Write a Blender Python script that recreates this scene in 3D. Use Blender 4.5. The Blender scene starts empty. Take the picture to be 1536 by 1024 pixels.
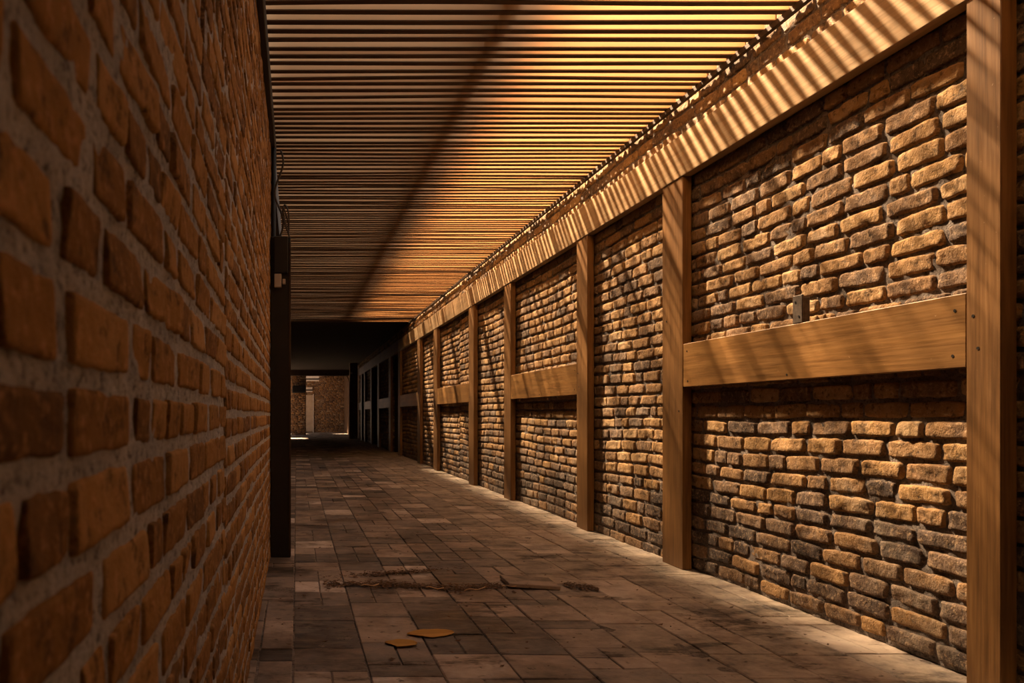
import bpy, math, random
import numpy as np
random.seed(7)
rng = np.random.default_rng(11)
C = bpy.context.scene.collection
F = 1150.0      # focal length in pixels of the 1536 px wide frame

# ------------------------------------------------------------------ basics
def tag(o, label=None, cat=None, group=None, kind=None):
    if label: o['label'] = label
    if cat: o['category'] = cat
    if group: o['group'] = group
    if kind: o['kind'] = kind
    return o

class MB:
    def __init__(s): s.v = []; s.f = []
    def box(s, x0, x1, y0, y1, z0, z1, bev=0.0, taper=0):
        n = len(s.v)
        if bev <= 0:
            s.v += [(x0,y0,z0),(x1,y0,z0),(x1,y1,z0),(x0,y1,z0),(x0,y0,z1),(x1,y0,z1),(x1,y1,z1),(x0,y1,z1)]
            s.f += [tuple(n+i for i in q) for q in ((0,3,2,1),(4,5,6,7),(0,1,5,4),(1,2,6,5),(2,3,7,6),(3,0,4,7))]
            return s
        b = bev
        # chamfered box: three quads of inset faces, 24 verts
        idx = {}
        def V(p):
            s.v.append(p); return len(s.v)-1
        X = (x0,x1); Y = (y0,y1); Z = (z0,z1); sg = (1,-1)
        for i in (0,1):
            for j in (0,1):
                for k in (0,1):
                    idx[i,j,k,'x'] = V((X[i], Y[j]+b*sg[j], Z[k]+b*sg[k]))
                    idx[i,j,k,'y'] = V((X[i]+b*sg[i], Y[j], Z[k]+b*sg[k]))
                    idx[i,j,k,'z'] = V((X[i]+b*sg[i], Y[j]+b*sg[j], Z[k]))
        fs = []
        for i in (0,1):
            q = [idx[i,0,0,'x'],idx[i,1,0,'x'],idx[i,1,1,'x'],idx[i,0,1,'x']]; fs.append(q if i else q[::-1])
            q = [idx[0,i,0,'y'],idx[0,i,1,'y'],idx[1,i,1,'y'],idx[1,i,0,'y']]; fs.append(q if i else q[::-1])
            q = [idx[0,0,i,'z'],idx[1,0,i,'z'],idx[1,1,i,'z'],idx[0,1,i,'z']]; fs.append(q if i else q[::-1])
        for j in (0,1):
            for k in (0,1):
                fs.append([idx[0,j,k,'y'],idx[1,j,k,'y'],idx[1,j,k,'z'],idx[0,j,k,'z']])
                fs.append([idx[j,0,k,'x'],idx[j,1,k,'x'],idx[j,1,k,'z'],idx[j,0,k,'z']])
                fs.append([idx[j,k,0,'x'],idx[j,k,1,'x'],idx[j,k,1,'y'],idx[j,k,0,'y']])
        for i in (0,1):
            for j in (0,1):
                for k in (0,1):
                    fs.append([idx[i,j,k,'x'],idx[i,j,k,'y'],idx[i,j,k,'z']])
        s.f += [tuple(q) for q in fs]
        return s
    def tube(s, pts, r, n=8, cap=True):
        base = len(s.v); P = [np.array(p, float) for p in pts]
        for i, p in enumerate(P):
            d = (P[min(i+1,len(P)-1)] - P[max(i-1,0)]); d = d/np.linalg.norm(d)
            a = np.array((0,0,1.)) if abs(d[2]) < .9 else np.array((1.,0,0))
            u = np.cross(d,a); u /= np.linalg.norm(u); w = np.cross(d,u)
            for k in range(n):
                t = 2*math.pi*k/n
                s.v.append(tuple(p + r*(math.cos(t)*u + math.sin(t)*w)))
        for i in range(len(P)-1):
            for k in range(n):
                a0 = base+i*n+k; a1 = base+i*n+(k+1)%n
                s.f.append((a0,a1,a1+n,a0+n))
        if cap:
            s.f.append(tuple(base+k for k in range(n))); s.f.append(tuple(base+(len(P)-1)*n+k for k in range(n))[::-1])
        return s
    def build(s, name, m, parent=None, smooth=False):
        me = bpy.data.meshes.new(name); me.from_pydata(s.v, [], s.f); me.update()
        import bmesh
        bm = bmesh.new(); bm.from_mesh(me); bmesh.ops.recalc_face_normals(bm, faces=bm.faces); bm.to_mesh(me); bm.free()
        me.materials.append(m)
        if smooth: me.polygons.foreach_set('use_smooth', [True]*len(me.polygons))
        o = bpy.data.objects.new(name, me); C.objects.link(o)
        if parent: o.parent = parent
        return o

def recentre(o):
    """put the origin at the base centre of a mesh, keeping it where it is"""
    me = o.data; n = len(me.vertices); a = np.empty(n*3, np.float32); me.vertices.foreach_get('co', a); a = a.reshape(-1,3)
    c = (a.min(0)+a.max(0))/2; c[2] = a[:,2].min(); a -= c; me.vertices.foreach_set('co', a.ravel()); me.update()
    o.location = tuple(float(x) for x in c); return o

def empty(name, loc):
    o = bpy.data.objects.new(name, None); C.objects.link(o); o.location = loc; o.empty_display_size = .05; return o

# ------------------------------------------------------------------ noise
def h3(i, j, k, s=0):
    n = (i.astype(np.int64)*374761393 + j.astype(np.int64)*668265263 + k.astype(np.int64)*2147483647 + s*974711) & 0xffffffff
    n = ((n ^ (n >> 13))*1274126177) & 0xffffffff
    n = ((n ^ (n >> 16))*2246822519) & 0xffffffff
    return ((n ^ (n >> 15)) & 0xffffff)/float(0xffffff)
def vnoise(x, y, z, s=0):
    xi, yi, zi = np.floor(x), np.floor(y), np.floor(z)
    fx, fy, fz = x-xi, y-yi, z-zi
    fx = fx*fx*(3-2*fx); fy = fy*fy*(3-2*fy); fz = fz*fz*(3-2*fz)
    r = 0
    for a in (0,1):
        for b in (0,1):
            for c in (0,1):
                w = (fx if a else 1-fx)*(fy if b else 1-fy)*(fz if c else 1-fz)
                r = r + w*h3(xi+a, yi+b, zi+c, s)
    return r*2-1

# ------------------------------------------------------------------ materials
def nmat(name):
    m = bpy.data.materials.new(name); m.use_nodes = True
    nt = m.node_tree; nt.nodes.clear()
    return m, nt
def N(nt, t, **kw):
    n = nt.nodes.new(t)
    for k, v in kw.items():
        if k in n.inputs: n.inputs[k].default_value = v
        else: setattr(n, k, v)
    return n
def ramp(nt, stops, interp='LINEAR'):
    r = nt.nodes.new('ShaderNodeValToRGB'); e = r.color_ramp.elements; r.color_ramp.interpolation = interp
    while len(e) < len(stops): e.new(.5)
    for q, (p, c) in zip(e, stops): q.position = p; q.color = (*c, 1)
    return r
def mix(nt, fac, a, b, mode='MIX'):
    n = nt.nodes.new('ShaderNodeMix'); n.data_type = 'RGBA'; n.blend_type = mode
    for s, v in ((0,fac),(6,a),(7,b)):
        if hasattr(v, 'links') or isinstance(v, bpy.types.NodeSocket): nt.links.new(v, n.inputs[s])
        else: n.inputs[s].default_value = v if s == 0 else (*v, 1)
    return n.outputs[2]
def math_(nt, op, a, b=None, clamp=False):
    n = nt.nodes.new('ShaderNodeMath'); n.operation = op; n.use_clamp = clamp
    for s, v in ((0,a),(1,b)):
        if v is None: continue
        if isinstance(v, bpy.types.NodeSocket): nt.links.new(v, n.inputs[s])
        else: n.inputs[s].default_value = v
    return n.outputs[0]
def finish(nt, col, rough=.8, bump=None, strength=.4, dist=.01, spec=.3, metal=0):
    b = N(nt, 'ShaderNodeBsdfPrincipled')
    b.inputs['Specular IOR Level'].default_value = spec; b.inputs['Metallic'].default_value = metal
    if isinstance(col, bpy.types.NodeSocket): nt.links.new(col, b.inputs['Base Color'])
    else: b.inputs['Base Color'].default_value = (*col, 1)
    if isinstance(rough, bpy.types.NodeSocket): nt.links.new(rough, b.inputs['Roughness'])
    else: b.inputs['Roughness'].default_value = rough
    if bump is not None:
        bp = N(nt, 'ShaderNodeBump'); bp.inputs['Strength'].default_value = strength; bp.inputs['Distance'].default_value = dist
        nt.links.new(bump, bp.inputs['Height']); nt.links.new(bp.outputs[0], b.inputs['Normal'])
    o = N(nt, 'ShaderNodeOutputMaterial'); nt.links.new(b.outputs[0], o.inputs[0]); return b
def coords(nt, scale=(1,1,1), rot=(0,0,0)):
    t = N(nt, 'ShaderNodeTexCoord'); mp = N(nt, 'ShaderNodeMapping'); mp.inputs['Scale'].default_value = scale
    mp.inputs['Rotation'].default_value = rot
    nt.links.new(t.outputs['Object'], mp.inputs[0]); return mp.outputs[0]
def noise(nt, vec, scale, detail=4, rough=.6):
    n = N(nt, 'ShaderNodeTexNoise'); n.inputs['Scale'].default_value = scale; n.inputs['Detail'].default_value = detail
    n.inputs['Roughness'].default_value = rough; nt.links.new(vec, n.inputs['Vector']); return n.outputs['Fac']
def attr(nt, name):
    a = N(nt, 'ShaderNodeAttribute'); a.attribute_name = name; return a.outputs['Fac']

def brick_mat(name, stops, speck_dark, speck_light, bump_s=.6, wash=None):
    m, nt = nmat(name); v = coords(nt)
    tone = attr(nt, 'tone')
    n1 = noise(nt, v, 14, 5, .65)
    t2 = math_(nt, 'ADD', tone, math_(nt, 'MULTIPLY', math_(nt, 'SUBTRACT', n1, .5), .75), True)
    r = ramp(nt, stops); nt.links.new(t2, r.inputs[0])
    n2 = noise(nt, v, 55, 4, .7)
    f = ramp(nt, [(.52,(0,0,0)),(.66,(1,1,1))]); nt.links.new(n2, f.inputs[0])
    c = mix(nt, math_(nt,'MULTIPLY',f.outputs[0],.6), r.outputs[0], speck_light)
    n3 = noise(nt, v, 30, 6, .7)
    f3 = ramp(nt, [(.35,(1,1,1)),(.46,(0,0,0))]); nt.links.new(n3, f3.inputs[0])
    c = mix(nt, math_(nt,'MULTIPLY',f3.outputs[0],.75), c, speck_dark)
    if wash:
        n4 = noise(nt, v, 2.2, 5, .7)
        f4 = ramp(nt, [(.56,(0,0,0)),(.74,(1,1,1))]); nt.links.new(n4, f4.inputs[0])
        c = mix(nt, math_(nt,'MULTIPLY',f4.outputs[0],.55), c, wash)
    vo = N(nt, 'ShaderNodeTexVoronoi'); vo.inputs['Scale'].default_value = 60; nt.links.new(v, vo.inputs['Vector'])
    pit = ramp(nt, [(.0,(0,0,0)),(.28,(1,1,1))]); nt.links.new(vo.outputs['Distance'], pit.inputs[0])
    hgt = math_(nt, 'ADD', math_(nt,'MULTIPLY',n3,1.0), math_(nt,'ADD', math_(nt,'MULTIPLY',n2,.5), math_(nt,'MULTIPLY',pit.outputs[0],.14)))
    finish(nt, c, .88, hgt, bump_s, .012, .2); return m
def mortar_mat(name, a, b, s=.8):
    m, nt = nmat(name); v = coords(nt)
    n1 = noise(nt, v, 9, 5, .7); n2 = noise(nt, v, 75, 5, .75)
    r = ramp(nt, [(.3,a),(.7,b)]); nt.links.new(n1, r.inputs[0])
    d = ramp(nt, [(.34,(.22,.20,.19)),(.5,(1,1,1))]); nt.links.new(n2, d.inputs[0])
    c = mix(nt, 1.0, r.outputs[0], d.outputs[0], 'MULTIPLY')
    finish(nt, c, .95, math_(nt,'ADD',n2,math_(nt,'MULTIPLY',n1,1.2)), s, .012, .15); return m
def wood_mat(name, axis, a, b, c_, rough=.42, spec=.45):
    m, nt = nmat(name)
    sc = [7,7,7]; sc[axis] = .55
    v = coords(nt, tuple(sc)); sc2 = [60,60,60]; sc2[axis] = 2.0; v2 = coords(nt, tuple(sc2)); v0 = coords(nt)
    g = noise(nt, v, 2.2, 6, .6); fine = noise(nt, v2, 1.6, 4, .6); big = noise(nt, v0, 1.3, 3, .5)
    t = math_(nt,'ADD', math_(nt,'MULTIPLY',g,.55), math_(nt,'MULTIPLY',fine,.45))
    r = ramp(nt, [(.30,a),(.5,b),(.72,c_)]); nt.links.new(t, r.inputs[0])
    k = ramp(nt, [(.35,(.72,.70,.68)),(.65,(1.08,1.05,1.0))]); nt.links.new(big, k.inputs[0])
    c = mix(nt, 1.0, r.outputs[0], k.outputs[0], 'MULTIPLY')
    sp = noise(nt, v0, 90, 2, .5); f = ramp(nt, [(.76,(0,0,0)),(.79,(1,1,1))]); nt.links.new(sp, f.inputs[0])
    c = mix(nt, math_(nt,'MULTIPLY',f.outputs[0],.5), c, (.6,.45,.3))
    rr = math_(nt,'ADD', rough-.08, math_(nt,'MULTIPLY', fine, .22))
    finish(nt, c, rr, math_(nt,'ADD',fine,math_(nt,'MULTIPLY',g,.6)), .18, .004, spec); return m
def plain(name, col, rough=.7, metal=0, spec=.3, var=.25, sc=8):
    m, nt = nmat(name); v = coords(nt); n = noise(nt, v, sc, 5, .65)
    r = ramp(nt, [(.3, tuple(x*(1-var) for x in col)), (.7, tuple(x*(1+var) for x in col))]); nt.links.new(n, r.inputs[0])
    finish(nt, r.outputs[0], rough, n, .2, .004, spec, metal); return m

M = {}
M['brick_r'] = brick_mat('old_brick', [(0.0,(.085,.064,.056)),(.25,(.18,.122,.088)),(.5,(.29,.170,.084)),(.75,(.39,.230,.095)),(1.0,(.50,.34,.19))],
                         (.040,.028,.022), (.58,.40,.24), 1.0, (.50,.42,.34))
M['mortar_r'] = mortar_mat('dark_mortar', (.15,.125,.115), (.34,.29,.26), 1.0)
M['brick_l'] = brick_mat('orange_brick', [(0,(.11,.058,.03)),(.35,(.24,.120,.042)),(.65,(.34,.175,.056)),(1,(.45,.26,.11))],
                         (.06,.03,.018), (.60,.32,.15), .5)
M['mortar_l'] = mortar_mat('grey_mortar', (.40,.39,.41), (.66,.64,.66), .9)
M['brick_far'] = brick_mat('far_brick', [(0,(.10,.05,.025)),(.4,(.24,.11,.04)),(.75,(.36,.17,.055)),(1,(.44,.29,.16))],
                         (.08,.05,.035), (.5,.36,.22), .4, (.42,.34,.28))
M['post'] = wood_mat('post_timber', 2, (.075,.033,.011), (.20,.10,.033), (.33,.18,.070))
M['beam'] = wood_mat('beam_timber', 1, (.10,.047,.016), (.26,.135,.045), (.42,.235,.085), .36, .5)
M['slat_shade'] = wood_mat('slat_under_shade', 0, (.045,.022,.009), (.10,.048,.018), (.15,.08,.03), .6, .3)  # dark wood colour standing for the shade under the slats
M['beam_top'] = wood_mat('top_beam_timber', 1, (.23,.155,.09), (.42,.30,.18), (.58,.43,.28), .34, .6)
M['dark_timber'] = wood_mat('dark_timber', 1, (.02,.012,.008), (.045,.026,.015), (.07,.04,.022), .6, .3)
M['mortar_far'] = mortar_mat('far_mortar', (.14,.10,.07), (.24,.17,.12), .5)
M['black_steel'] = plain('black_steel', (.012,.010,.009), .5, .0, .4)
M['rust_steel'] = plain('bracket_steel', (.11,.085,.07), .55, .5, .4, .4, 30)
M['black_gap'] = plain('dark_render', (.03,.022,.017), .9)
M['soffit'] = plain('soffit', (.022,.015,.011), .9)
M['grey_plastic'] = plain('grey_plastic', (.42,.36,.31), .6, 0, .3, .08)
M['cable'] = plain('cable', (.05,.035,.025), .5, 0, .4)
M['pale_door'] = plain('pale_door', (.50,.36,.25), .7, 0, .3, .2, 3)
M['pale_paint'] = plain('pale_paint', (.6,.48,.38), .6, 0, .3, .15)
M['leaf'] = wood_mat('patch_ochre', 0, (.26,.12,.025), (.48,.25,.05), (.66,.37,.09), .6, .3)  # ochre of the leaf-shaped patches on the tiles
M['litter'] = plain('litter', (.10,.055,.03), .8, 0, .3, .9, 60)
M['straw'] = plain('straw', (.62,.42,.24), .7, 0, .3, .3, 60)

# slats: thin sawn wood that lets warm light glow through it
def slat_mat():
    m, nt = nmat('slat_wood'); v = coords(nt, (.6,30,30)); g = noise(nt, v, 1.2, 5, .6)
    tone = attr(nt, 'tone')
    r = ramp(nt, [(.25,(.70,.49,.30)),(.75,(.92,.72,.48))])
    nt.links.new(math_(nt,'ADD', math_(nt,'MULTIPLY',g,.6), math_(nt,'MULTIPLY',tone,.4)), r.inputs[0])
    d = N(nt,'ShaderNodeBsdfDiffuse'); t = N(nt,'ShaderNodeBsdfTranslucent'); mx = N(nt,'ShaderNodeMixShader')
    mx.inputs[0].default_value = SLAT_TRANS
    nt.links.new(r.outputs[0], d.inputs[0]); nt.links.new(r.outputs[0], t.inputs[0])
    nt.links.new(d.outputs[0], mx.inputs[1]); nt.links.new(t.outputs[0], mx.inputs[2])
    o = N(nt,'ShaderNodeOutputMaterial'); nt.links.new(mx.outputs[0], o.inputs[0]); return m
SLAT_TRANS = .22
M['slat'] = slat_mat()

def tile_mat():
    m, nt = nmat('floor_tiles'); v = coords(nt); tone = attr(nt,'tone')
    n1 = noise(nt, v, 6, 6, .7); n2 = noise(nt, v, 1.7, 6, .65); n3 = noise(nt, v, 45, 4, .7)
    sx = N(nt,'ShaderNodeSeparateXYZ'); nt.links.new(v, sx.inputs[0])
    wall_glow = math_(nt,'MULTIPLY', math_(nt,'SUBTRACT', sx.outputs[0], 1.15), .9, True)  # paler tiles towards the right wall, sun glow put into their colour
    vs = coords(nt, (3.5,12,3)); n4 = noise(nt, vs, 1.5, 5, .6)
    t = math_(nt,'ADD', tone, math_(nt,'MULTIPLY', math_(nt,'SUBTRACT',n1,.5), .9), True)
    r = ramp(nt, [(0,(.09,.078,.075)),(.35,(.20,.168,.152)),(.6,(.33,.255,.212)),(.82,(.44,.36,.31)),(1,(.62,.54,.50))])
    nt.links.new(t, r.inputs[0])
    s = ramp(nt, [(.38,(.27,.24,.23)),(.54,(1,1,1))]); nt.links.new(n2, s.inputs[0])
    c = mix(nt, 1.0, r.outputs[0], s.outputs[0], 'MULTIPLY')
    du = ramp(nt, [(.50,(0,0,0)),(.75,(1,1,1))]); nt.links.new(n4, du.inputs[0])
    c = mix(nt, math_(nt,'MULTIPLY',du.outputs[0],.40), c, (.34,.25,.18))
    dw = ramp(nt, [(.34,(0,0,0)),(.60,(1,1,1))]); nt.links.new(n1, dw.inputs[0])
    c = mix(nt, math_(nt,'MULTIPLY',math_(nt,'MULTIPLY',dw.outputs[0],wall_glow),.75), c, (.58,.48,.38))
    n5 = noise(nt, v, 19, 3, .6); sp = ramp(nt, [(.28,(.25,.22,.2)),(.37,(1,1,1))]); nt.links.new(n5, sp.inputs[0])
    c = mix(nt, 1.0, c, sp.outputs[0], 'MULTIPLY')
    v6 = coords(nt, (1.3,3.2,1)); n6 = noise(nt, v6, 1.25, 7, .72); s6 = ramp(nt, [(.37,(.22,.19,.17)),(.45,(1,1,1))]); nt.links.new(n6, s6.inputs[0])
    c = mix(nt, 1.0, c, s6.outputs[0], 'MULTIPLY')
    rr = ramp(nt, [(.3,(.42,.42,.42)),(.65,(.85,.85,.85))]); nt.links.new(n2, rr.inputs[0])
    hg = math_(nt,'ADD', n1, math_(nt,'ADD', math_(nt,'MULTIPLY',n3,.25), math_(nt,'MULTIPLY',n4,.5)))
    finish(nt, c, rr.outputs[0], hg, .5, .012, .35); return m
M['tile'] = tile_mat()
M['grout'] = mortar_mat('grout', (.05,.04,.035), (.34,.29,.26), .8)

# ------------------------------------------------------------------ brickwork
def layout(u0, u1, z0, z1, course, length, joint, seed, holes=(), header=.3):
    """courses of bricks: arrays centre u, centre z, length, height"""
    rr = random.Random(seed); out = []
    z = z0; row = 0
    while z < z1-.02:
        hc = course*rr.uniform(.94,1.06)
        u = u0 - rr.uniform(0, length)
        while u < u1:
            L = length*rr.uniform(.86,1.1)
            if rr.random() < header: L *= rr.uniform(.45,.65)
            a, b = max(u+joint*rr.uniform(.2,.8), u0), min(u+L-joint*rr.uniform(.2,.8), u1)
            ok = b-a > .035
            for (h0,h1,hz) in holes:
                if b > h0 and a < h1 and z < hz:
                    if a < h0: b = h0
                    elif b > h1: a = h1
                    else: ok = False
                    if b-a < .03: ok = False
            if ok: out.append(((a+b)/2, z+hc/2, b-a, hc-joint*rr.uniform(.75,1.2)))
            u += L
        z += hc; row += 1
    return np.array(out)

def brick_mesh(B, nu, nv, X, sgn, D, wob, rnd, tilt, seed, wave=0, toneshift=None, chip=.05, nzk=1.0):
    """X plane of the mortar, bricks stand out towards sgn; returns verts, quads, tone"""
    n = len(B); r = np.random.default_rng(seed)
    def samples(k):
        inner = np.linspace(-1,1,k-2)
        return np.concatenate(([-1.0],[*(inner*.93)],[1.0]))
    s = samples(nu)[None,None,:]; t = samples(nv)[None,:,None]
    cu, cz, L, H = (B[:,i][:,None,None] for i in range(4))
    sx = np.broadcast_to(s,(n,nv,nu)); tz = np.broadcast_to(t,(n,nv,nu))
    sd = r.uniform(0,500,(n,1,1))
    corner = (np.abs(sx)**6)*(np.abs(tz)**6)
    cx = 1 - chip*.9*corner; 
    du = sx*L/2*cx; dz = tz*H/2*(1-chip*2.2*corner)
    edge = vnoise((cu+du)*26, (cz+dz)*26, sd+0*du, 3)
    edge2 = vnoise((cu+du)*70, (cz+dz)*70, sd+0*du, 4)
    es = np.abs(sx)**4; et = np.abs(tz)**4
    du = du - np.sign(sx)*es*(np.clip(edge,-.2,1)*wob + edge2*wob*.4)
    dz = dz - np.sign(tz)*et*(np.clip(edge,-.2,1)*wob*.8 + edge2*wob*.4)
    ang = r.normal(0,tilt,(n,1,1)); du, dz = du - dz*ang, dz + du*ang
    rs = np.clip((1-np.abs(sx))*L/2/rnd,0,1); rt = np.clip((1-np.abs(tz))*H/2/rnd,0,1)
    prof = np.sqrt(np.clip(1-(1-rs)**2,0,1))*np.sqrt(np.clip(1-(1-rt)**2,0,1))
    Dn = D*r.uniform(.72,1.12,(n,1,1))
    nz = vnoise((cu+du)*16,(cz+dz)*16, sd+0*du, 5)*.0035 + vnoise((cu+du)*48,(cz+dz)*48, sd+0*du, 6)*.0022
    nz = nz*nzk
    lean = du/np.maximum(L,.05)*r.normal(0,.004,(n,1,1)) + dz/np.maximum(H,.03)*r.normal(0,.003,(n,1,1))
    out = -.012 + prof*(Dn + .012 + nz + lean)
    u = cu+du; z = cz+dz
    if wave: z = z + wave*vnoise(u*.9, z*1.4, 0*u+seed, 8)
    x = X + sgn*out
    V = np.stack([x,u,z],-1).reshape(-1,3)
    g = np.arange(n*nv*nu).reshape(n,nv,nu)
    a,b,c,d = g[:,:-1,:-1],g[:,:-1,1:],g[:,1:,1:],g[:,1:,:-1]
    Q = np.stack([a,b,c,d] if sgn>0 else [a,d,c,b],-1).reshape(-1,4)
    tone = r.beta(2.2,2.0,(n,1,1))
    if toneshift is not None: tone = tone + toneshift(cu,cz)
    T = np.broadcast_to(np.clip(tone,0,1),(n,nv,nu)).reshape(-1)
    return V,Q,T

def grid_mesh(X, sgn, u0,u1,z0,z1, du, amp, seed, holes=()):
    nu = max(2,int((u1-u0)/du)+1); nz = max(2,int((z1-z0)/du)+1)
    uu,zz = np.meshgrid(np.linspace(u0,u1,nu), np.linspace(z0,z1,nz))
    o = vnoise(uu*22,zz*22,0*uu,seed)*amp + vnoise(uu*60,zz*60,0*uu,seed+1)*amp*.6
    V = np.stack([X+sgn*o, uu, zz],-1).reshape(-1,3)
    g = np.arange(nu*nz).reshape(nz,nu)
    a,b,c,d = g[:-1,:-1],g[:-1,1:],g[1:,1:],g[1:,:-1]
    Q = np.stack([a,b,c,d] if sgn>0 else [a,d,c,b],-1).reshape(-1,4)
    cu = V[Q].mean(1)
    keep = np.ones(len(Q),bool)
    for (h0,h1,hz) in holes: keep &= ~((cu[:,1]>h0)&(cu[:,1]<h1)&(cu[:,2]<hz))
    return V,Q[keep],np.full(len(V),.5)

def join_build(name, parts, mats, rot=None, sharp=False):
    Vs=[];Qs=[];Ts=[];Ms=[];off=0
    for (V,Q,T),mi in parts:
        Vs.append(V);Qs.append(Q+off);Ts.append(T);Ms.append(np.full(len(Q),mi));off+=len(V)
    V=np.concatenate(Vs);Q=np.concatenate(Qs);T=np.concatenate(Ts);Mi=np.concatenate(Ms)
    if rot is not None: V = rot(V)
    me = bpy.data.meshes.new(name)
    me.vertices.add(len(V)); me.vertices.foreach_set('co', V.astype(np.float32).ravel())
    me.loops.add(len(Q)*4); me.loops.foreach_set('vertex_index', Q.astype(np.int32).ravel())
    me.polygons.add(len(Q)); me.polygons.foreach_set('loop_start', np.arange(0,len(Q)*4,4,dtype=np.int32))
    for m in mats: me.materials.append(m)
    me.polygons.foreach_set('material_index', Mi.astype(np.int32))
    me.polygons.foreach_set('use_smooth', np.full(len(Q), not sharp))
    me.update(calc_edges=True)
    at = me.attributes.new('tone','FLOAT','POINT'); at.data.foreach_set('value', T.astype(np.float32))
    me.validate()
    o = bpy.data.objects.new(name, me); C.objects.link(o); return o

XF = 2.48          # corridor face of the timber frame
XM = 2.566         # mortar plane of the right wall
ZC = 3.07          # underside of slatted ceiling
HOLES = [(19.15,20.2,2.53),(23.57,25.25,2.53),(28.2,29.25,2.53)]
parts = []
low_shade = lambda u,z: np.where(z<.55,-.22,0)+np.where(z<.30,-.12,0)  # low courses greyer, dim light near the floor put into brick tone
for (a,b,nu,nv,sd,du) in ((-2.5,6.9,17,10,1,.018),(6.9,12.0,12,8,2,.03),(12.0,19.0,9,6,3,.05),(19.0,31.2,6,5,4,.10)):
    B = layout(a,b,0.0,3.26,.0875,.270,.014,sd,HOLES,.22)
    parts.append((brick_mesh(B,nu,nv,XM,-1,.0135,.0075,.005,.016,sd,.018,low_shade,.09,1.7),0))
    parts.append((grid_mesh(XM,-1,a,b,0,3.28,du,.006,20+sd,HOLES),1))
wr = join_build('wall_right', parts, [M['brick_r'],M['mortar_r']]); tag(wr,kind='structure')
# solid core behind the brick skin with the three dark doorways
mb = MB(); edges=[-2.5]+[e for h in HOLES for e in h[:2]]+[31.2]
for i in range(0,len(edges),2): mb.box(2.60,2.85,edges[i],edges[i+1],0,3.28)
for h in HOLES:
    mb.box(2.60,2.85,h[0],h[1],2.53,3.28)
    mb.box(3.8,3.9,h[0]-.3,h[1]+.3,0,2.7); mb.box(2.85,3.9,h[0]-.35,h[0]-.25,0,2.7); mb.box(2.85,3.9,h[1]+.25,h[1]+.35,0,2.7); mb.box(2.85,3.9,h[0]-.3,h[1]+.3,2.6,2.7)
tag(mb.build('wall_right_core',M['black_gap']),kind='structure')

XL = -.185
parts=[]
for (a,b,nu,nv,sd,du) in ((-1.2,2.0,20,13,31,.007),(2.0,5.58,11,8,32,.02)):
    B = layout(a,b,-.0165,2.91,.080,.235,.019,sd,(),.4)
    parts.append((brick_mesh(B,nu,nv,XL-.006,1,.0065,.0042,.0035,.006,sd,.008,None,.03,.45),0))
    parts.append((grid_mesh(XL-.0045,1,a,b,0,2.915,du,.0022,50+sd),1))
wl = join_build('wall_left', parts, [M['brick_l'],M['mortar_l']]); tag(wl,kind='structure')
tag(MB().box(-.50,-.215,-2.5,5.58,0,2.915).build('wall_left_core',M['black_gap']),kind='structure')

# ------------------------------------------------------------------ floor
def floor_tiles():
    rr = random.Random(5); V=[];Q=[];T=[]
    def tile(x0,x1,y0,y1,tone):
        g=rr.uniform(.0015,.004); x0+=g;x1-=g;y0+=g;y1-=g
        zc=rr.uniform(-.003,.003); ax=rr.uniform(-.012,.012); ay=rr.uniform(-.012,.012)
        if rr.random()<.04: ay*=3
        cx,cy=(x0+x1)/2,(y0+y1)/2; n=len(V); b=.004
        for (ins,dz) in ((0,-.03),(0,-.004),(b,0)):
            for (x,y) in ((x0+ins,y0+ins),(x1-ins,y0+ins),(x1-ins,y1-ins),(x0+ins,y1-ins)):
                jx=rr.uniform(-.0015,.0015)
                V.append((x+jx,y+jx,dz+zc+(x-cx)*ax+(y-cy)*ay))
                T.append(tone)
        for k in (0,4):
            for i in range(4): Q.append((n+k+i,n+k+(i+1)%4,n+k+4+(i+1)%4,n+k+4+i))
        Q.append((n+8,n+9,n+10,n+11))
    x=-1.75; cw=.29
    while x<2.62:
        x1=min(x+cw*rr.uniform(.97,1.03),2.64)
        y=-2.5-rr.uniform(0,.3)
        while y<42.2:
            L=rr.choice((.29,.29,.29,.145,.43)) *rr.uniform(.96,1.04)
            base=min(1,max(0,rr.gauss(.46,.17)))
            if rr.random()<.06: base=rr.uniform(.85,1)
            if rr.random()<.10: base=rr.uniform(.05,.2)
            k=rr.random()
            if k<.45:
                xm=(x+x1)/2; tile(x,xm,y,y+L,base); tile(xm,x1,y,y+L,min(1,max(0,base+rr.uniform(-.18,.18))))
            else: tile(x,x1,y,y+L,base)
            y+=L
        x=x1
    return np.array(V),np.array(Q),np.array(T)
fv,fq,ft=floor_tiles()
gx,gy=np.meshgrid(np.linspace(-1.8,2.66,150),np.concatenate([np.linspace(-2.5,9,380),np.linspace(9.1,42.3,250)]))
gz=-.006+vnoise(gx*9,gy*9,0*gx,77)*.004
g=np.arange(gx.size).reshape(gx.shape)
gq=np.stack([g[:-1,:-1],g[:-1,1:],g[1:,1:],g[1:,:-1]],-1).reshape(-1,4)
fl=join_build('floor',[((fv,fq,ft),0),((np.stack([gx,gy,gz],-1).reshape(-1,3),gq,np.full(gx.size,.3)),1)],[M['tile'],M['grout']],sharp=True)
tag(fl,kind='structure')
tag(MB().box(-6,6,-4,46,-.2,-.03).build('floor_base',M['grout']),kind='structure')

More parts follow.
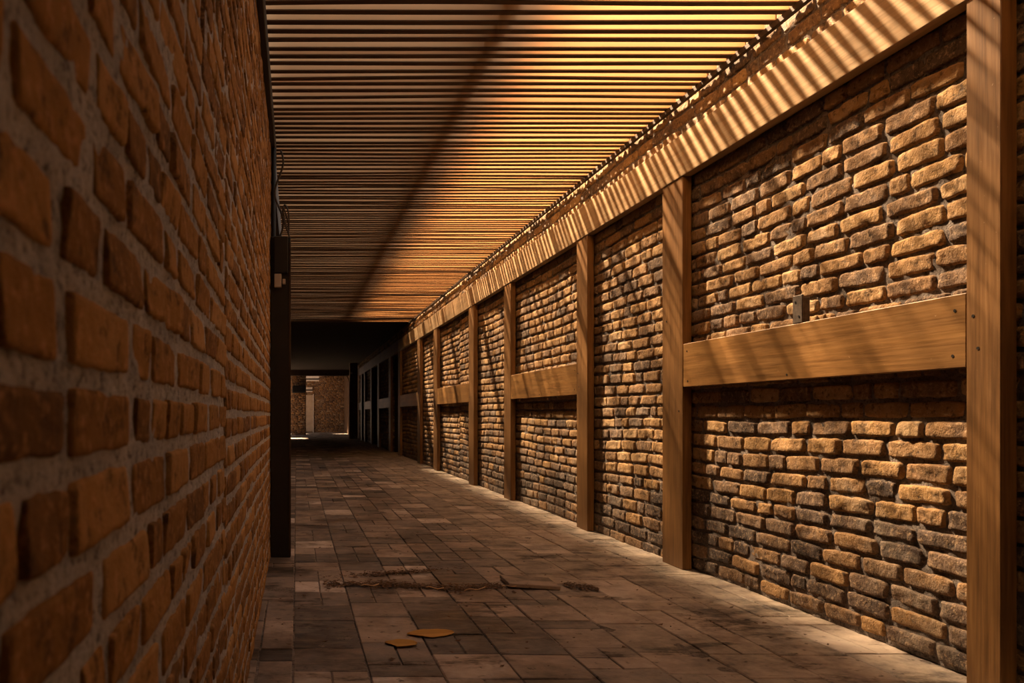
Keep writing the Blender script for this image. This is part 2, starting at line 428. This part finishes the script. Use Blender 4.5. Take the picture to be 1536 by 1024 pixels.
# ------------------------------------------------------------------ ceiling
def slats():
    """each slat is a pale board on edge over a thin dark strip, added as shade of its underside"""
    rr=random.Random(3); P=[([],[],[]),([],[],[])]; y=-1.0; pitch=.092
    seg=10
    while y<17.2:
        w=.042*rr.uniform(.92,1.08); d=.041*rr.uniform(.95,1.08); z=ZC+rr.uniform(0,.004)
        a=rr.uniform(-.0018,.0018); tone=rr.random()
        xs=np.linspace(-.17,2.535+rr.uniform(-.014,.004),seg+1); ph=rr.uniform(0,6); am=rr.choice((.001,.002,.005))
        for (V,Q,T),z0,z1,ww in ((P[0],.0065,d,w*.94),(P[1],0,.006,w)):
            n=len(V)
            for x in xs:
                yy=y+a*(x-1.2)+am*math.sin(x*1.7+ph); zz=z+am*.8*math.sin(x*2.1+ph*2)
                for (dy,dz) in ((-ww/2,z0),(ww/2,z0),(ww/2,z1),(-ww/2,z1)):
                    V.append((x,yy+dy,zz+dz)); T.append(tone)
            for i in range(seg):
                for k in range(4):
                    p=n+i*4+k; q=n+i*4+(k+1)%4; Q.append((p,q,q+4,p+4))
            Q.append((n,n+3,n+2,n+1)); m=n+seg*4; Q.append((m,m+1,m+2,m+3))
        y+=pitch*rr.choice((1,1,1,.88,.94,1.08,1.14))*rr.uniform(.98,1.02)*(1+.05*math.sin(y*9))
    return [tuple(np.array(q) for q in p) for p in P]
sl=slats()
ce=join_build('ceiling',[(sl[0],0),(sl[1],1)],[M['slat'],M['slat_shade']],sharp=True); tag(ce,kind='structure')
# solid dark deck beyond the slats with a small roof light at the far left, open court in front of the end wall
mb=MB(); mb.box(-.19,2.9,-2.5,1.1,ZC+.06,ZC+.12); mb.box(-.2,2.9,17.25,41.1,ZC,ZC+.12); mb.box(-1.9,-.2,36.2,41.1,ZC,ZC+.12); mb.box(1.5,2.9,41.1,42,ZC,ZC+.12); mb.box(-1.9,-.2,5.2,33.6,ZC,ZC+.12); mb.box(-1.9,-1.45,33.6,36.2,ZC,ZC+.12)  # first box: unseen deck over the camera, added to darken the near part
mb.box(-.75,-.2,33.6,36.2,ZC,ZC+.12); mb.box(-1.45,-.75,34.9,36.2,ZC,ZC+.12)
tag(mb.build('ceiling_deck_and_near_shade',M['soffit']),kind='structure')
tag(MB().box(-.6,-.20,-3.0,44,3.20,7.63).build('wall_sun_block',M['black_gap']),kind='structure')  # unseen upper wall, added and sized to keep sun off the left slats
tag(MB().box(-.6,2.9,-2.6,-2.5,0,3.3).build('wall_back',M['black_gap']),kind='structure')
tag(MB().box(-1.9,-1.75,5.2,35.2,0,ZC).box(-1.9,-.5,5.1,5.2,0,ZC).build('wall_side_recess',M['black_gap']),kind='structure')

mb=MB()
for (yy,ww) in ((11.3,.10),(13.4,.16),(15.3,.2),(16.6,.5)): mb.box(-.19,2.7,yy,yy+ww,ZC+.21,ZC+.27)
tag(mb.build('ceiling_shade_bars',M['dark_timber']),kind='structure')  # unseen cross boards added above the slats to shade bands of ceiling
jo=MB().box(1.06,1.165,-2,17.3,ZC+.045,ZC+.20,.004).build('roof_joist',M['dark_timber'])
tag(recentre(jo),'dark timber joist lying lengthwise over the ceiling slats, seen as a dark line','joist')
le=MB().box(2.512,2.538,-2,17.25,ZC-.032,ZC-.003).build('trim_1',M['dark_timber']); tag(le,kind='structure')
ch=MB().box(-.215,-.155,-2.4,5.9,2.917,3.055,.004).build('steel_channel',M['black_steel'])
tag(recentre(ch),'black steel channel along the top of the left orange brick wall','beam')

# ------------------------------------------------------------------ timber frame
def timber(name, x0,x1,y0,y1,z0,z1,m,nails=None,bev=.003):
    o=MB().box(x0,x1,y0,y1,z0,z1,bev).build(name,M[m]); recentre(o)
    for (ny,nz) in nails or ():
        k=MB().tube([(x0-.0015,ny,nz),(x0+.004,ny,nz)],.006,10).build('nail',M['black_steel'])
        k.location=(-o.location.x,-o.location.y,-o.location.z); k.parent=o
    return o
def zat(px): return F*XF/(px-445)
XB=2.538
post_px=[(1449,None,'nearest broad timber post at the right edge of the corridor'),
 (993.5,1024,'timber post at the far end of the nearest mid rail'),
 (865,881,'timber post at the left of the tall sunlit brick panel'),
 (756,766,'timber post at the far end of the second mid rail'),
 (703,710.5,'timber post at the near end of the third mid rail'),
 (650,655.5,'timber post at the far end of the third mid rail'),
 (626,630,'slim looking timber post at the near end of the fourth mid rail'),
 (597,600,'timber post just before the first dark doorway'),
 (583,585.7,'timber post on the far side of the first dark doorway'),
 (566,568.3,'timber post on the near side of the second dark doorway'),
 (555.6,557,'timber post on the far side of the second dark doorway'),
 (546,547.3,'timber post on the near side of the last dark doorway'),
 (541,542.5,'timber post on the far side of the last dark doorway, the farthest one')]
PZ=[]
for i,(l,r,lab) in enumerate(post_px):
    y1=zat(l); y0=2.70 if r is None else zat(r)
    PZ.append((y0,y1))
    nl=[(y1-.03,1.36),(y1-.05,1.24)] if i<5 else None
    if i==1: nl=[(y0+.05,1.02),(y1-.06,1.62)]
    o=timber('timber_post',XF,XB,y0,y1,0,2.528,'post',nl)
    tag(o,lab,'post','timber posts against the right brick wall')
rails=[(PZ[0][1],PZ[1][0],'wide brown mid rail nearest the camera, with the small steel bracket above it'),
 (PZ[2][1],PZ[3][0],'wide brown mid rail of the second framed bay, past the tall sunlit brick panel'),
 (PZ[4][1],PZ[5][0],'brown mid rail of the third framed bay'),
 (PZ[6][1],PZ[7][0],'brown mid rail of the fourth framed bay, just before the first dark doorway'),
 (PZ[8][1],PZ[9][0],'brown mid rail between the first and second dark doorways'),
 (PZ[10][1],PZ[11][0],'brown mid rail between the second and the last dark doorway'),
 (PZ[12][1],31.0,'farthest short brown mid rail beyond the last dark doorway')]
for i,(a,b,lab) in enumerate(rails):
    nl=[(a+.05,1.39),(a+.06,1.22),(b-.05,1.40),(b-.06,1.21),((a+b)/2,1.2)] if i<2 else None
    o=timber('timber_rail',XF+.002,XB,a+.002,b-.002,1.174,1.45,'beam',nl)
    tag(o,lab,'rail','mid rails of the timber frame')
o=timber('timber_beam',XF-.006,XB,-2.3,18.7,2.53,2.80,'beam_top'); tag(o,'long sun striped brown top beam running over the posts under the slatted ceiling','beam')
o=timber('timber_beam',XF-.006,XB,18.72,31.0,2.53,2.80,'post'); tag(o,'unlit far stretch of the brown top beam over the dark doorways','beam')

# steel bracket above the near rail
br=empty('steel_bracket',(XB-.012,3.80,1.452))
b=MB().box(-.045,-.035,-.036,.036,0,.137,.002).build('plate',M['rust_steel'],br)
b2=MB().box(-.035,-.004,-.034,-.026,0,.125,.002).box(-.035,-.004,.026,.034,0,.125,.002).build('side_plate',M['rust_steel'],br)
for (yy,zz) in ((-.012,.032),(.015,.105)):
    MB().tube([(-.0475,yy,zz),(-.044,yy,zz)],.006,10).build('bolt',M['black_steel'],b)
tag(br,'small dark steel bracket standing on the nearest mid rail against the bricks','bracket')

# ------------------------------------------------------------------ dark post at the left
sp=empty('steel_post',(-.11,5.40,0))
MB().box(-.073,.068,-.05,.05,0,2.24,.004).build('post_body',M['black_steel'],sp)
MB().box(-.045,.050,-.085,-.05,1.98,2.235,.004).build('cover_box',M['black_steel'],sp)
MB().box(.056,.070,-.056,-.048,0.01,2.2,.001).build('edge_strip',M['dark_timber'],sp)
tag(sp,'black steel post standing at the end of the left orange brick wall','post')
pl=MB().tube([(-.165,5.53,0),(-.165,5.53,2.915)],.017,10).build('steel_pole',M['black_steel'],smooth=True)
tag(recentre(pl),'thin black pole between the left brick wall and the black steel post','pole')
sb=empty('switch_box',(-.13,5.325,1.88))
MB().box(-.024,.024,-.02,.02,0,.092,.003).build('box_body',M['grey_plastic'],sb)
MB().box(.032,.052,-.012,.018,.022,.058,.002).build('side_knob',M['grey_plastic'],sb)
MB().box(.02,.036,-.008,.012,.034,.046).build('stem',M['black_steel'],sb)
tag(sb,'small pale grey switch box fixed to the black steel post','switch')
pts=[]
for i in range(40):
    t=i/39; pts.append((-.125+.03*math.sin(t*9), 5.43+.012*math.cos(t*11), 2.245+.62*t))
tag(recentre(MB().tube(pts,.008,6).build('cable',M['cable'],smooth=True)),'dark looping cable rising from the top of the black steel post','cable')
pts=[(-.075+.022*math.cos(t*.5), 5.37+.012*math.sin(t*.7), 2.247+.10*(1-math.cos(t*.45))*.9+.002*t) for t in range(28)]
tag(recentre(MB().tube(pts,.006,6).build('cable',M['cable'],smooth=True)),'short loop of wire lying on top of the black steel post','cable')

# ------------------------------------------------------------------ far end
def far_wall(name, x0,x1,y, z0,z1, seed, du=.08):
    B=layout(x0,x1,z0,z1,.085,.26,.018,seed,(),.3)
    p1=brick_mesh(B,6,5,0,1,.012,.005,.01,.01,seed,.01); p2=grid_mesh(0,1,x0,x1,z0,z1,du,.004,seed+1)
    rot=lambda V: np.stack([V[:,1], y-V[:,0], V[:,2]],-1)
    (V1,Q1,T1),(V2,Q2,T2)=p1,p2
    o=join_build(name,[((V1,Q1[:,::1],T1),0),((V2,Q2,T2),1)],[M['brick_far'],M['mortar_far']],rot)
    return o
tag(far_wall('wall_end',-3,3,41.97,0,3.4,91),kind='structure')
tag(MB().box(-3,3,42.0,42.2,0,3.4).build('wall_end_core',M['black_gap']),kind='structure')
tag(MB().box(2.6,2.85,31.2,42,0,3.4).build('wall_right_far',M['brick_far']),kind='structure')
tag(MB().box(-1.75,2.48,35.8,36.1,2.80,ZC).build('trim_2',M['dark_timber']),kind='structure')
pr=empty('brick_pier',(.1,37.2,0))
pf=far_wall('brick_face',-.25,.45,36.97,0,2.9,97); pf.location=(-.1,-37.2,0); pf.parent=pr
MB().box(-.35,.35,-.2,.4,0,2.9).build('pier_core',M['brick_far'],pr)
tag(pr,'brown brick pier at the far left in front of the end wall','pier')
aw=MB().box(-.2,.42,36.35,36.95,1+1.03,1+1.36,.01).build('metal_hood',M['black_steel'])
tag(recentre(aw),'black hood fixed across the brown brick pier at the far end','hood')
def fixture(x0,x1,y,z,lab):
    e=empty('wall_light',((x0+x1)/2,y,z)); w=(x1-x0)/2
    MB().box(-w,w,-.06,.1,.15,.27,.01).build('housing',M['pale_paint'],e)
    MB().box(-w,w,-.02,.1,.08,.15).build('back_plate',M['black_steel'],e)
    MB().box(-w,w,-.05,.06,0,.08,.01).build('diffuser',M['pale_paint'],e)
    tag(e,lab,'light','light fittings on the end wall'); return e
fixture(.52,1.22,41.80,2.80,'long pale light fitting high on the end wall')
fixture(.52,.86,41.80,2.20,'short grey light fitting over the pale door on the end wall')
do=empty('door_1',(.70,41.93,0)); tag(do,kind='structure')
MB().box(-.19,.19,-.02,.02,.05,2.05,.005).build('door_leaf',M['pale_door'],do)
MB().box(.19,.24,-.03,.03,0,2.1,.005).box(-.24,-.19,-.03,.03,0,2.1,.005).build('door_frame',M['pale_paint'],do)
rp=empty('brick_pier',(2.33,31.2,0))
MB().box(-.17,.14,-.15,.35,0,ZC-.002).build('pier_core',M['brick_far'],rp)
tag(rp,'dark pier at the far end of the right wall beside the pale conduit','pier')
cd=MB().tube([(2.135,31.0,.0),(2.135,31.0,2.30),(2.08,31.0,2.42),(2.06,31.0,2.50)],.022,8).build('conduit',M['pale_paint'],smooth=True)
tag(recentre(cd),'thin pale conduit pipe running up the edge of the far dark pier','pipe')
for (x,z,lab) in ((2.04,2.54,'tiny pale sensor at the top of the far conduit pipe'),(2.22,2.66,'tiny pale sensor on the dark pier above the conduit pipe')):
    s=MB().tube([(x,31.02,z-.035),(x,31.02,z-.01),(x,31.02,z+.035)],.035,10).build('sensor',M['pale_paint'])
    tag(recentre(s),lab,'sensor','small sensors by the far pier')

# ------------------------------------------------------------------ things on the floor
def leaf(x,y,L,W,rot,lab,seed):  # thin ochre leaf-shaped patch lying on the tiles
    rr=random.Random(seed); v=[];f=[]; n=14; m=6
    for i in range(n+1):
        t=i/n; w=W*math.sin(math.pi*min(1,t*.96+.02))**.75*(1+rr.uniform(-.04,.04))
        for k in range(-m,m+1):
            s=k/m; v.append((L*(t-.5)+.01*abs(s)*math.sin(t*9), s*w/2, .008+.003*abs(s)**1.5*(1+.5*math.sin(t*7+seed))+.001*math.sin(k*2.1)))
    c=2*m+1
    for i in range(n):
        for k in range(2*m): f.append((i*c+k,i*c+k+1,(i+1)*c+k+1,(i+1)*c+k))
    me=bpy.data.meshes.new('ochre_patch'); me.from_pydata(v,[],f); me.materials.append(M['leaf'])
    me.polygons.foreach_set('use_smooth',[True]*len(f))
    o=bpy.data.objects.new('ochre_patch',me); C.objects.link(o); o.location=(x,y,0); o.rotation_euler=(0,0,rot)
    sol=o.modifiers.new('s','SOLIDIFY'); sol.thickness=.0015
    return tag(o,lab,'leaf','ochre leaf shaped patches on the tiles')
leaf(.605,3.47,.215,.13,.15,'larger ochre leaf shaped patch lying flat on the dark floor tiles',1)
leaf(.450,3.32,.135,.11,-.1,'smaller ochre leaf shaped patch on the dark floor tiles, nearer the camera',2)
# strip of dry leaf litter
rr=random.Random(8); v=[];f=[]
for i in range(2600):
    t=rr.random(); x=.16+1.55*t; y=4.42+.05*math.sin(x*5)+rr.gauss(0,.030+.02*math.sin(x*9)**2)-.10*(t>.75)*(t-.75)*4
    q=rr.random()
    if q<.16: x=.62+rr.gauss(0,.16); y=4.80+rr.gauss(0,.035)+.3*(x-.62)
    elif q<.26: x=rr.uniform(-.1,2.3); y=rr.uniform(3.0,7.5)
    elif rr.random() < .5+.5*math.sin(x*13): y+=.03
    if 1.19<x<1.56 and 4.3<y<4.7: continue
    a=rr.uniform(0,6.28); l=rr.uniform(.005,.019); w=l*rr.uniform(.25,.7); z=.006+abs(rr.gauss(0,.004)); n=len(v)
    ca,sa=math.cos(a),math.sin(a)
    for (p,q,h) in ((-l,0,rr.uniform(0,.005)),(0,-w,0),(l,0,rr.uniform(0,.006)),(0,w,rr.uniform(0,.004))): v.append((x+p*ca-q*sa,y+p*sa+q*ca,z+h))
    f.append((n,n+1,n+2,n+3))
me=bpy.data.meshes.new('leaf_litter'); me.from_pydata(v,[],f); me.materials.append(M['litter'])
o=bpy.data.objects.new('leaf_litter',me); C.objects.link(o)
tag(recentre(o),'strip of dry brown leaf litter across the floor tiles','leaf litter',kind='stuff')
for i,(x,y,a,l,lab) in enumerate(((.42,4.40,.3,.055,'pale curled straw at the left in the leaf litter strip'),
        (.78,4.33,-.25,.05,'pale straight straw in the middle of the leaf litter strip'),
        (1.00,4.30,.5,.075,'longest pale curved straw in the leaf litter strip'),
        (1.22,4.38,.15,.05,'pale straw at the right of the leaf litter strip'))):
    p=[(x+math.cos(a)*l*(k/6-.5)*2, y+math.sin(a)*l*(k/6-.5)*2+.008*math.sin(k), .020+.004*math.sin(k*1.3)) for k in range(7)]
    tag(recentre(MB().tube(p,.0028,6).build('straw',M['straw'],smooth=True)),lab,'straw','pale straws in the litter')
# lifted tile
me_=MB().box(-.14,.15,-.13,.13,-.012,.010,.003).build('loose_tile',M['tile'])
me_.location=(1.36,4.50,.016); me_.rotation_euler=(-.015,.05,-.06)
a=me_.data.attributes.new('tone','FLOAT','POINT'); a.data.foreach_set('value',[.55]*len(me_.data.vertices))
tag(me_,'lifted brown floor tile with a dark gap at the right end of the leaf litter','tile')

# ------------------------------------------------------------------ light
K=(.36,-.77,-1.0)
import mathutils
sun=bpy.data.lights.new('sun','SUN'); sun.energy=50; sun.color=(1.0,.69,.40); sun.angle=math.radians(4.0)
so=bpy.data.objects.new('sun',sun); C.objects.link(so)
so.rotation_euler=mathutils.Vector(K).to_track_quat('-Z','Y').to_euler(); so.location=(-3,8,9)
w=bpy.data.worlds.new('world'); bpy.context.scene.world=w; w.use_nodes=True
bg=w.node_tree.nodes['Background']; bg.inputs[0].default_value=(1.0,.80,.66,1); bg.inputs[1].default_value=1.15

# ------------------------------------------------------------------ camera
cam=bpy.data.cameras.new('camera'); co=bpy.data.objects.new('camera',cam); C.objects.link(co)
co.location=(0,0,1.0); co.rotation_euler=(math.pi/2,0,0)
cam.sensor_width=36; cam.lens=36*F/1536; cam.shift_x=(768-445)/1536; cam.shift_y=(621-512)/1536
cam.clip_start=.02; cam.clip_end=200
cam.dof.use_dof=True; cam.dof.focus_distance=5.0; cam.dof.aperture_fstop=7.0
S=bpy.context.scene; S.camera=co
S.view_settings.view_transform='Standard'; S.view_settings.look='None'; S.view_settings.gamma=1; S.view_settings.exposure=.15
S.cycles.max_bounces=10; S.cycles.diffuse_bounces=6; S.cycles.transmission_bounces=6; S.cycles.use_denoising=True
